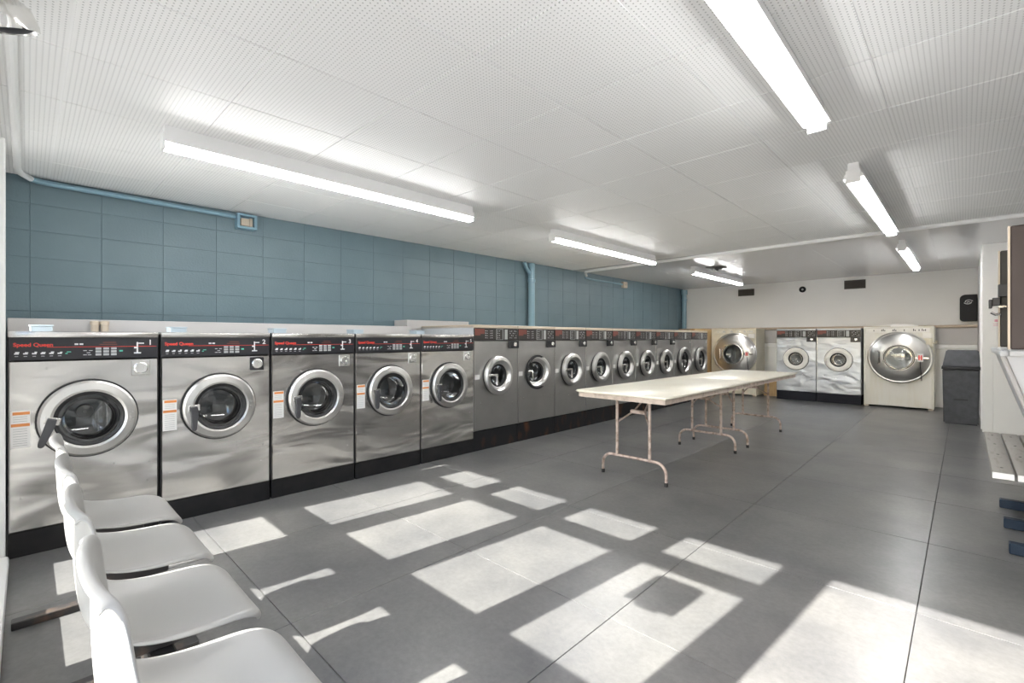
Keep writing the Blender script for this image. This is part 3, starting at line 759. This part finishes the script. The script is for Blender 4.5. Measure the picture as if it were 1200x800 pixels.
# ------------------------------------------------------------------ seats on a beam by the window
def shell_mesh():
    prof = [(0.066, 0.770), (0.070, 0.781), (0.078, 0.785), (0.086, 0.776), (0.088, 0.745), (0.087, 0.68), (0.088, 0.61), (0.092, 0.54), (0.100, 0.48), (0.122, 0.438), (0.165, 0.414), (0.225, 0.404), (0.29, 0.402),
            (0.35, 0.406), (0.41, 0.413), (0.45, 0.409), (0.478, 0.394), (0.490, 0.368)]
    wid = [0.186, 0.190, 0.194, 0.204, 0.214, 0.222, 0.225, 0.225, 0.222, 0.220, 0.221, 0.224, 0.226, 0.226, 0.222, 0.212, 0.190, 0.170]
    dsh = [0.026, 0.026, 0.028, 0.030, 0.036, 0.046, 0.056, 0.064, 0.068, 0.062, 0.054, 0.046, 0.038, 0.030, 0.020, 0.010, 0.003, 0.0]
    NT = 16
    bm = bmesh.new()
    rows = []
    n = len(prof)
    for i, ((py, pz), w) in enumerate(zip(prof, wid)):
        a = prof[max(i - 1, 0)]; b = prof[min(i + 1, n - 1)]
        ty, tz = b[0] - a[0], b[1] - a[1]
        l = math.hypot(ty, tz); ty /= l; tz /= l
        ny, nz = -tz, ty            # sitting side normal
        row = []
        for j in range(NT + 1):
            s = -1 + 2 * j / NT
            q = abs(s)
            x = w * math.copysign(1 - (1 - q) ** 1.35, s)
            dish = dsh[i] * (q ** 2.2)
            flange = -0.016 * max(0.0, (q - 0.86) / 0.14)
            off = dish + flange
            if i < 4: row.append(bm.verts.new((x, py + off, pz - 0.010 * q ** 4)))
            else: row.append(bm.verts.new((x, py + ny * off, pz + nz * off)))
        rows.append(row)
    for A, B in zip(rows[:-1], rows[1:]):
        for j in range(NT):
            bm.faces.new((A[j], A[j + 1], B[j + 1], B[j]))
    bmesh.ops.recalc_face_normals(bm, faces=bm.faces[:])
    me = bpy.data.meshes.new('seat_shell')
    bm.to_mesh(me); bm.free()
    me.materials.append(M['shell'])
    o = bpy.data.objects.new('tmp', me); COL.objects.link(o)
    so = o.modifiers.new('s', 'SOLIDIFY'); so.thickness = 0.007; so.offset = 0
    sb = o.modifiers.new('b', 'SUBSURF'); sb.levels = 2; sb.render_levels = 2
    dg = bpy.context.evaluated_depsgraph_get()
    me2 = bpy.data.meshes.new_from_object(o.evaluated_get(dg))
    bpy.data.objects.remove(o)
    for p in me2.polygons: p.use_smooth = True
    me2.name = 'seat_shell'
    return me2
seats = thing('beam_seating', 'row of four white moulded plastic seats on a black steel beam by the windows', 'seating', (-1.93, 0.0, 0))
sm = shell_mesh()
for k in range(4):
    sh = obj('seat_shell', sm, seats, (-2.70 + 0.512 * k + 1.93, 0, 0))
    for sx in (-0.08, 0.08):
        part('seat_bracket', ('sbk',), lambda m: m.box(-0.02, 0.02, 0.17, 0.36, 0.352, 0.398, 0.004), 'dark_metal', sh, (sx, 0, 0))
part('beam', ('beam',), lambda m: m.box(-1.02, 1.02, 0.225, 0.285, 0.29, 0.352, 0.005), 'dark_metal', seats)
for x in (-2.825, -2.156, -1.20):
    lg = part('leg', ('bleg',), lambda m: m.box(-0.02, 0.02, 0.235, 0.275, 0.03, 0.29, 0.003), 'dark_metal', seats, (x + 1.93, 0, 0))
    part('foot_bar', ('fbar',), lambda m: m.box(-0.025, 0.025, -0.045, 0.465, 0, 0.032, 0.003), 'dark_metal', lg)

# ------------------------------------------------------------------ lamps
def lamp(label, x, y0, y1):
    t = thing('ceiling_lamp', label, 'lamp', (x, (y0 + y1) / 2, ZC), 0, 'fluorescent strip lamps')
    h = (y1 - y0) / 2
    part('housing', ('lh', round(h, 3)), lambda m: m.prism([(-0.030, 0.0), (0.030, 0.0), (0.034, -0.05), (0.060, -0.098), (0.060, -0.102), (-0.060, -0.102), (-0.060, -0.098), (-0.034, -0.05)], -h, h, 'XZ'), 'lamp_white', t)
    for s in (-1, 1):
        part('socket', ('lsk',), lambda m: m.box(-0.043, 0.043, -0.008, 0.008, -0.137, -0.05, 0.003), 'lamp_white', t, (0, s * (h + 0.004), 0))
        part('tube', ('ltb', round(h, 3)), lambda m: m.tube([(0, -h + 0.006, 0), (0, h - 0.006, 0)], 0.0155, 12), 'tube', t, (s * 0.021, 0, -0.1178))
    return t
lamp('long strip lamp on the ceiling near the blue wall, closest to the windows', -3.262, 0.537, 2.83)
lamp('long strip lamp above the coin washers, middle one near the blue wall', -3.262, 4.02, 6.35)
lamp('long strip lamp near the far corner above the cream washer', -3.262, 7.72, 10.05)
lamp('long double tube strip lamp nearest the camera at the top right', -0.547, 0.51, 2.83)
lamp('long strip lamp in the middle of the right-hand ceiling', -0.547, 3.93, 6.25)
lamp('short-looking strip lamp farthest away, above the pale cream washer', -0.547, 7.42, 9.75)

# ------------------------------------------------------------------ conduits, boxes, vents
def arc(pts): return pts
o = obj('ceiling_conduit', MB().tube([(-4.93, 7.05, 2.33), (-4.90, 6.98, 2.36), (-4.84, 6.90, 2.374), (-4.70, 6.86, 2.376), (-3.3, 6.77, 2.376), (-0.92, 6.64, 2.376), (0.41, 6.60, 2.376), (1.48, 6.58, 2.376)], 0.022, 10).mesh('ceiling_conduit', 'white_trim'))
tag(o, 'white conduit pipe crossing the ceiling from wall to wall', 'conduit')
o = obj('ceiling_conduit', MB().tube([(-1.4, -0.045, 2.372), (-3.0, -0.045, 2.372), (-4.70, -0.045, 2.372), (-4.82, -0.03, 2.371), (-4.93, 0.02, 2.368)], 0.02, 10).mesh('ceiling_conduit', 'white_trim')); tag(o, 'white conduit pipe along the ceiling above the windows', 'conduit')
o = obj('wall_conduit', MB().tube([(-4.935, 0.024, 2.367), (-4.96, 0.06, 2.366), (-4.968, 0.12, 2.364), (-4.968, 1.38, 2.35)], 0.02, 10).mesh('wall_conduit', 'blue_pipe')); tag(o, 'blue conduit at the top of the wall leading to the junction box above machine 2', 'conduit')
jb = thing('junction_box', 'square blue junction box with open face high on the blue wall', 'box', (-4.985, 1.46, 2.24))
part('case', ('jbc',), lambda m: (m.box(-0.014, 0.075, -0.085, 0.085, 0, 0.022, 0.003), m.box(-0.014, 0.075, -0.085, 0.085, 0.118, 0.14, 0.003), m.box(-0.014, 0.075, -0.085, -0.063, 0.022, 0.118), m.box(-0.014, 0.075, 0.063, 0.085, 0.022, 0.118), m.box(-0.014, 0.02, -0.063, 0.063, 0.022, 0.118)), 'blue_pipe', jb)
part('relay', ('jbr',), lambda m: (m.box(0.02, 0.055, -0.05, 0.02, 0.03, 0.10, 0.003), m.box(0.02, 0.045, 0.025, 0.055, 0.03, 0.11, 0.003)), 'tan_trim', jb)
o = obj('wall_conduit', MB().tube([(-4.972, 7.08, 2.30), (-4.972, 7.3, 2.285), (-4.972, 8.36, 2.285)], 0.016, 8).mesh('wall_conduit', 'blue_pipe')); tag(o, 'blue conduit on the far stretch of the blue wall', 'conduit')
jb = thing('junction_box', 'small pale junction box on the far end of the blue wall', 'box', (-4.99, 8.44, 2.22))
part('case', ('jb2',), lambda m: m.box(-0.009, 0.05, -0.075, 0.075, 0, 0.12, 0.005), 'tan_trim', jb)
part('cover_screw', ('jb2s',), lambda m: m.lathe([(0.012, 0.05), (0.01, 0.056), (0, 0.056)], 0, 0.06, 10), 'chrome', jb)
dp = thing('drain_pipe', 'thick blue vertical pipe on the blue wall behind the coin washers', 'pipe', (-4.93, 5.55, 0))
part('pipe', ('dp1',), lambda m: m.tube([(0, 0, 1.342), (0, 0, 2.38)], 0.053, 20), 'blue_pipe', dp)
part('coupling', ('dp2',), lambda m: m.lathe([(0.053, 2.08), (0.062, 2.085), (0.062, 2.13), (0.053, 2.135)], axis='Z', c3=(0, 0, 0), seg=20), 'blue_pipe', dp)
part('branch', ('dp3',), lambda m: m.tube([(0, -0.02, 2.20), (0, -0.09, 2.27), (0, -0.17, 2.38)], 0.028, 12), 'blue_pipe', dp)
dp = thing('drain_pipe', 'blue vertical pipe in the far corner', 'pipe', (-4.925, 11.16, 0))
part('pipe', ('dp1b',), lambda m: m.tube([(0, 0, 1.43), (0, 0, 2.36)], 0.055, 16), 'blue_pipe', dp)
part('coupling', ('dp2b',), lambda m: (m.lathe([(0.055, 2.10), (0.068, 2.105), (0.068, 2.15), (0.055, 2.155)], axis='Z', c3=(0, 0, 0), seg=16), m.lathe([(0.055, 2.25), (0.075, 2.26), (0.075, 2.37), (0, 2.37)], axis='Z', c3=(0, 0, 0), seg=16)), 'blue_pipe', dp)
for x0, x1, z0, z1, lb in ((-3.70, -3.365, 2.15, 2.30, 'dark brown wall vent left of the round speaker'), (-1.71, -1.37, 2.165, 2.335, 'dark brown wall vent above the silver and cream washers')):
    t = thing('wall_vent', lb, 'vent', ((x0 + x1) / 2, YB, z0), 0, 'vents high on the far wall')
    w, h = (x1 - x0) / 2, z1 - z0
    part('vent_frame', ('vf', round(w, 3)), lambda m: (m.box(-w, w, -0.02, 0, 0, 0.014), m.box(-w, w, -0.02, 0, h - 0.014, h), m.box(-w, -w + 0.014, -0.02, 0, 0.014, h - 0.014), m.box(w - 0.014, w, -0.02, 0, 0.014, h - 0.014), m.box(-w + 0.014, w - 0.014, -0.004, 0, 0.014, h - 0.014)), 'vent_brown', t)
    for k in range(6):
        part('slat', ('vs', round(w, 3)), lambda m: m.prism([(-0.016, 0.0), (-0.004, 0.012), (-0.004, 0.015), (-0.016, 0.003)], -w + 0.014, w - 0.014, 'YZ'), 'vent_brown', t, (0, 0, 0.018 + k * (h - 0.036) / 6))
t = thing('wall_speaker', 'round black speaker high on the far wall between the vents', 'speaker', (-2.43, YB, 2.215))
part('rim', ('spr',), lambda m: m.lathe([(0.062, 0.0), (0.062, -0.02), (0.052, -0.026), (0.046, -0.018), (0, -0.012)], axis='Y', c3=(0, 0, 0), seg=28), 'black_plastic', t)
part('cone', ('spc',), lambda m: m.lathe([(0.02, -0.014), (0.018, -0.022), (0, -0.024)], axis='Y', c3=(0, 0, 0), seg=16), 'grey_print', t)
t = thing('ceiling_fitting', 'dark wedge-shaped fitting on the ceiling beside the farthest left lamp', 'fitting', (-3.02, 8.10, ZC))
part('plate', ('cvp',), lambda m: m.box(-0.13, 0.13, -0.13, 0.13, -0.012, 0, 0.003), 'vent_brown', t)
part('cover', ('cvc',), lambda m: m.lathe([(0.115, -0.012), (0.09, -0.03), (0.04, -0.038), (0.03, -0.06), (0, -0.062)], axis='Z', c3=(0, 0, 0), seg=24), 'body_side', t)
t = thing('spot_lamp', 'silver round lamp head on the ceiling at the top left above the windows', 'lamp', (-2.28, -0.052, ZC))
part('stem', ('spst',), lambda m: m.lathe([(0.03, 0.0), (0.03, -0.02), (0.012, -0.03), (0.012, -0.07), (0, -0.07)], axis='Z', c3=(0, 0, 0), seg=16), 'lamp_white', t)
hd = part('lamp_head', ('sphd',), lambda m: m.lathe([(0, 0.05), (0.03, 0.045), (0.052, 0.02), (0.058, -0.02), (0.055, -0.035), (0.05, -0.03), (0.03, -0.015), (0, -0.01)], axis='Z', c3=(0, 0, 0), seg=24), 'chrome', t, (0, 0.01, -0.135), (0.3, 0.25, 0))
hd.scale = (1.2, 1.2, 1.2)
part('bulb_grille', ('spgr',), lambda m: m.lathe([(0.045, -0.028), (0.03, -0.036), (0, -0.04)], axis='Z', c3=(0, 0, 0), seg=20), 'can_dark', hd)

# ------------------------------------------------------------------ right-hand side
t = thing('waste_bin', 'tall grey plastic waste bin with sloping lid beside the partition', 'bin', (-0.035, 9.0, 0))
def binbody(m):
    rings = []
    for z, hx, y0, y1 in ((0.0, 0.178, 0.012, 0.37), (0.765, 0.19, 0.0, 0.38)):
        rings.append([m.bm.verts.new(p) for p in ((-hx, y0, z), (hx, y0, z), (hx, y1, z), (-hx, y1, z))])
    A, B = rings
    fs = [m.bm.faces.new((A[k], A[(k + 1) % 4], B[(k + 1) % 4], B[k])) for k in range(4)]
    fs.append(m.bm.faces.new(A[::-1])); fs.append(m.bm.faces.new(B))
    bmesh.ops.bevel(m.bm, geom=list({e for f in fs for e in f.edges}), offset=0.016, segments=3, affect='EDGES')
part('bin_body', ('bb',), binbody, 'can', t)
part('rim', ('brm',), lambda m: m.box(-0.198, 0.198, -0.012, 0.39, 0.762, 0.80, 0.008, 2), 'can_dark', t)
def binlid(m):
    A = [m.bm.verts.new(p) for p in ((-0.19, 0.0, 0.80), (0.192, 0.0, 0.80), (0.192, 0.38, 0.80), (-0.19, 0.38, 0.80))]
    B = [m.bm.verts.new(p) for p in ((-0.150, 0.09, 1.03), (0.180, 0.09, 1.03), (0.180, 0.34, 1.03), (-0.150, 0.34, 1.03))]
    fs = [m.bm.faces.new((A[k], A[(k + 1) % 4], B[(k + 1) % 4], B[k])) for k in range(4)]
    fs.append(m.bm.faces.new(A[::-1])); fs.append(m.bm.faces.new(B))
    bmesh.ops.bevel(m.bm, geom=list({e for f in fs for e in f.edges}), offset=0.012, segments=2, affect='EDGES')
lid = part('lid', ('bld',), binlid, 'can', t)
part('raised_mark', ('brl',), lambda m: m.box(-0.07, 0.07, 0.0055, 0.009, 0.335, 0.352, 0.001), 'can_dark', t)

t = thing('wall_dispenser', 'black rounded wall unit with a white swirl emblem above the bin', 'dispenser', (0.052, YB, 1.485))
def disp(m):
    pts = []
    W_, H_ = 0.108, 0.455
    for cx, cz, a0 in ((-W_ + 0.07, H_ - 0.07, 90), (-W_ + 0.05, 0.05, 180)):
        for k in range(7):
            a = math.radians(a0 + 90 * k / 6); r = 0.07 if a0 == 90 else 0.05
            pts.append((cx + r * math.cos(a), cz + r * math.sin(a)))
    pts += [(W_, 0), (W_, H_)]
    m.prism(pts, -0.14, 0.0, 'XZ', 0.008)
part('case', ('dsp',), disp, 'black_plastic', t)
def swirl(m):
    for a0, r in ((0.3, 0.055), (PI + 0.3, 0.055)):
        pts = [(math.cos(a0 + q * 0.42) * r * (1 - 0.05 * q), -0.143, 0.33 + 0.72 * math.sin(a0 + q * 0.42) * r * (1 - 0.05 * q)) for q in range(8)]
        m.tube(pts, 0.007, 6)
    m.tube([(-0.02, -0.143, 0.318), (0.0, -0.143, 0.335), (0.02, -0.143, 0.325)], 0.007, 6)
part('emblem', ('dse',), swirl, 'white_print', t, (-0.002, 0, 0))

o = thing('paper_notice', 'small white paper notice with pink print on the partition', 'notice', (0.295, PY, 1.385))
part('sheet', ('pn',), lambda m: m.box(-0.045, 0.045, -0.0015, -0.0002, -0.085, 0.085), 'paper', o)
part('print_block', ('pnp',), lambda m: (m.box(-0.02, 0.02, -0.0022, -0.0015, 0.02, 0.05), m.box(-0.033, 0.033, -0.0022, -0.0015, -0.01, -0.004), m.box(-0.033, 0.03, -0.0022, -0.0015, -0.03, -0.025)), 'pink_print', o)

# dryers whose doors stand open into the picture at the right edge
for k, (yy, mm, lb) in enumerate(((3.30, 'dryer_brown', 'brown dryer at the right edge, its large door open towards the room'), (4.20, 'dryer_grey', 'dark olive dryer farther back, its door open behind the brown one'))):
    t = thing('wall_dryer', lb, 'dryer', (0.86, yy, 0), 0, 'dryers along the right wall')
    part('cabinet', ('dyc',), lambda m: (m.box(0.0, 0.62, 0.0, 0.895, 0, 1.10, 0.005), m.box(0.0, 0.62, 0.0, 0.895, 1.80, 2.1, 0.005), m.box(0.0, 0.62, 0.0, 0.10, 1.10, 1.80), m.box(0.0, 0.62, 0.795, 0.895, 1.10, 1.80), m.box(0.6, 0.62, 0.10, 0.795, 1.10, 1.80)), mm, t)
    dr = part('door', ('dyd',), lambda m: m.box(-0.700, -0.004, 0.0, 0.035, 1.145, 1.742, 0.006), mm, t)
    part('door_edge', ('dye',), lambda m: (m.box(-0.708, -0.70, 0.002, 0.03, 1.145, 1.742)), 'tan_trim', dr)
    part('drum_opening', ('dyo',), lambda m: m.lathe([(0.28, 0.01), (0.28, 0.4), (0, 0.42)], 0.45, 1.45, 32), 'drum', t)
    if k == 1:
        lt = part('door_latch', ('dyl',), lambda m: (m.box(-0.735, -0.70, -0.03, 0.012, 1.40, 1.45, 0.003), m.box(-0.71, -0.66, -0.05, -0.001, 1.455, 1.53, 0.003), m.box(-0.75, -0.735, -0.035, 0.015, 1.385, 1.44, 0.003)), 'body_side', dr)
        part('latch_arm', ('dya',), lambda m: (m.tube([(-0.74, -0.02, 1.36), (-0.72, -0.02, 1.345), (-0.70, -0.012, 1.35)], 0.008, 8), m.box(-0.71, -0.67, -0.045, -0.001, 1.385, 1.402, 0.003)), 'chrome', lt)

t = thing('laundry_tub', 'white plastic tub with tapered sides below the open dryer doors', 'tub', (0.5, 3.7, 0))
def tub(m):
    rings = []
    for z, x0, x1, y0, y1 in ((1.105, -0.345, 0.352, 0.012, 1.13), (0.60, -0.19, 0.352, 0.10, 1.05)):
        rings.append([m.bm.verts.new(p) for p in ((x0, y0, z), (x1, y0, z), (x1, y1, z), (x0, y1, z))])
    A, B = rings
    fs = [m.bm.faces.new((A[k], A[(k + 1) % 4], B[(k + 1) % 4], B[k])) for k in range(4)]
    fs.append(m.bm.faces.new(B))
part('basin', ('tb',), tub, 'white_plastic', t)
part('rim', ('tbr',), lambda m: (m.box(-0.36, -0.325, 0, 1.15, 1.098, 1.132, 0.008, 2), m.box(-0.325, 0.352, 0, 0.03, 1.098, 1.132, 0.008, 2), m.box(-0.325, 0.352, 1.12, 1.15, 1.098, 1.132, 0.008, 2)), 'white_plastic', t)
part('corner_rib', ('tbc',), lambda m: m.tube([(-0.348, 0.004, 1.10), (-0.19, 0.09, 0.60)], 0.012, 8), 'grey_laminate', t)

t = thing('plank_bench', 'low bench of worn grey planks with white ends at the right edge', 'bench', (0.12, 4.02, 0))
for k in range(4):
    pk = part('plank', ('plk',), lambda m: m.box(0.0, 0.092, 0.0, 1.68, 0.362, 0.40, 0.006, 2), 'grey_wood', t, (0.104 * k, 0.0, 0))
    part('white_end', ('wend',), lambda m: m.box(0.001, 0.091, -0.004, 0.004, 0.363, 0.399, 0.002), 'white_trim', pk)
    part('bolt', ('pbt',), lambda m: [m.lathe([(0.008, 0.40), (0.006, 0.403), (0, 0.403)], axis='Z', c3=(0.046, yy, 0), seg=8) for yy in (0.16, 0.62, 1.06, 1.5)], 'vent_brown', pk)
for yy in (0.25, 1.40):
    part('trestle', ('trs',), lambda m: (m.box(0.15, 0.40, -0.03, 0.03, 0.322, 0.362, 0.003), m.box(0.25, 0.30, -0.025, 0.025, 0.0, 0.322, 0.003)), 'dark_metal', t, (0, yy, 0))
t = thing('steel_stand', 'dark blue steel base with three flat feet on the floor at the right edge', 'stand', (0.18, 3.795, 0))
for yy in (0.0, 0.50, 0.99):
    part('foot', ('bft',), lambda m: m.box(0.0, 0.62, 0.0, 0.055, 0, 0.06, 0.004), 'blue_steel', t, (0, yy, 0))
part('rail', ('brl2',), lambda m: m.box(0.56, 0.61, 0.0, 1.045, 0.062, 0.11, 0.004), 'blue_steel', t)
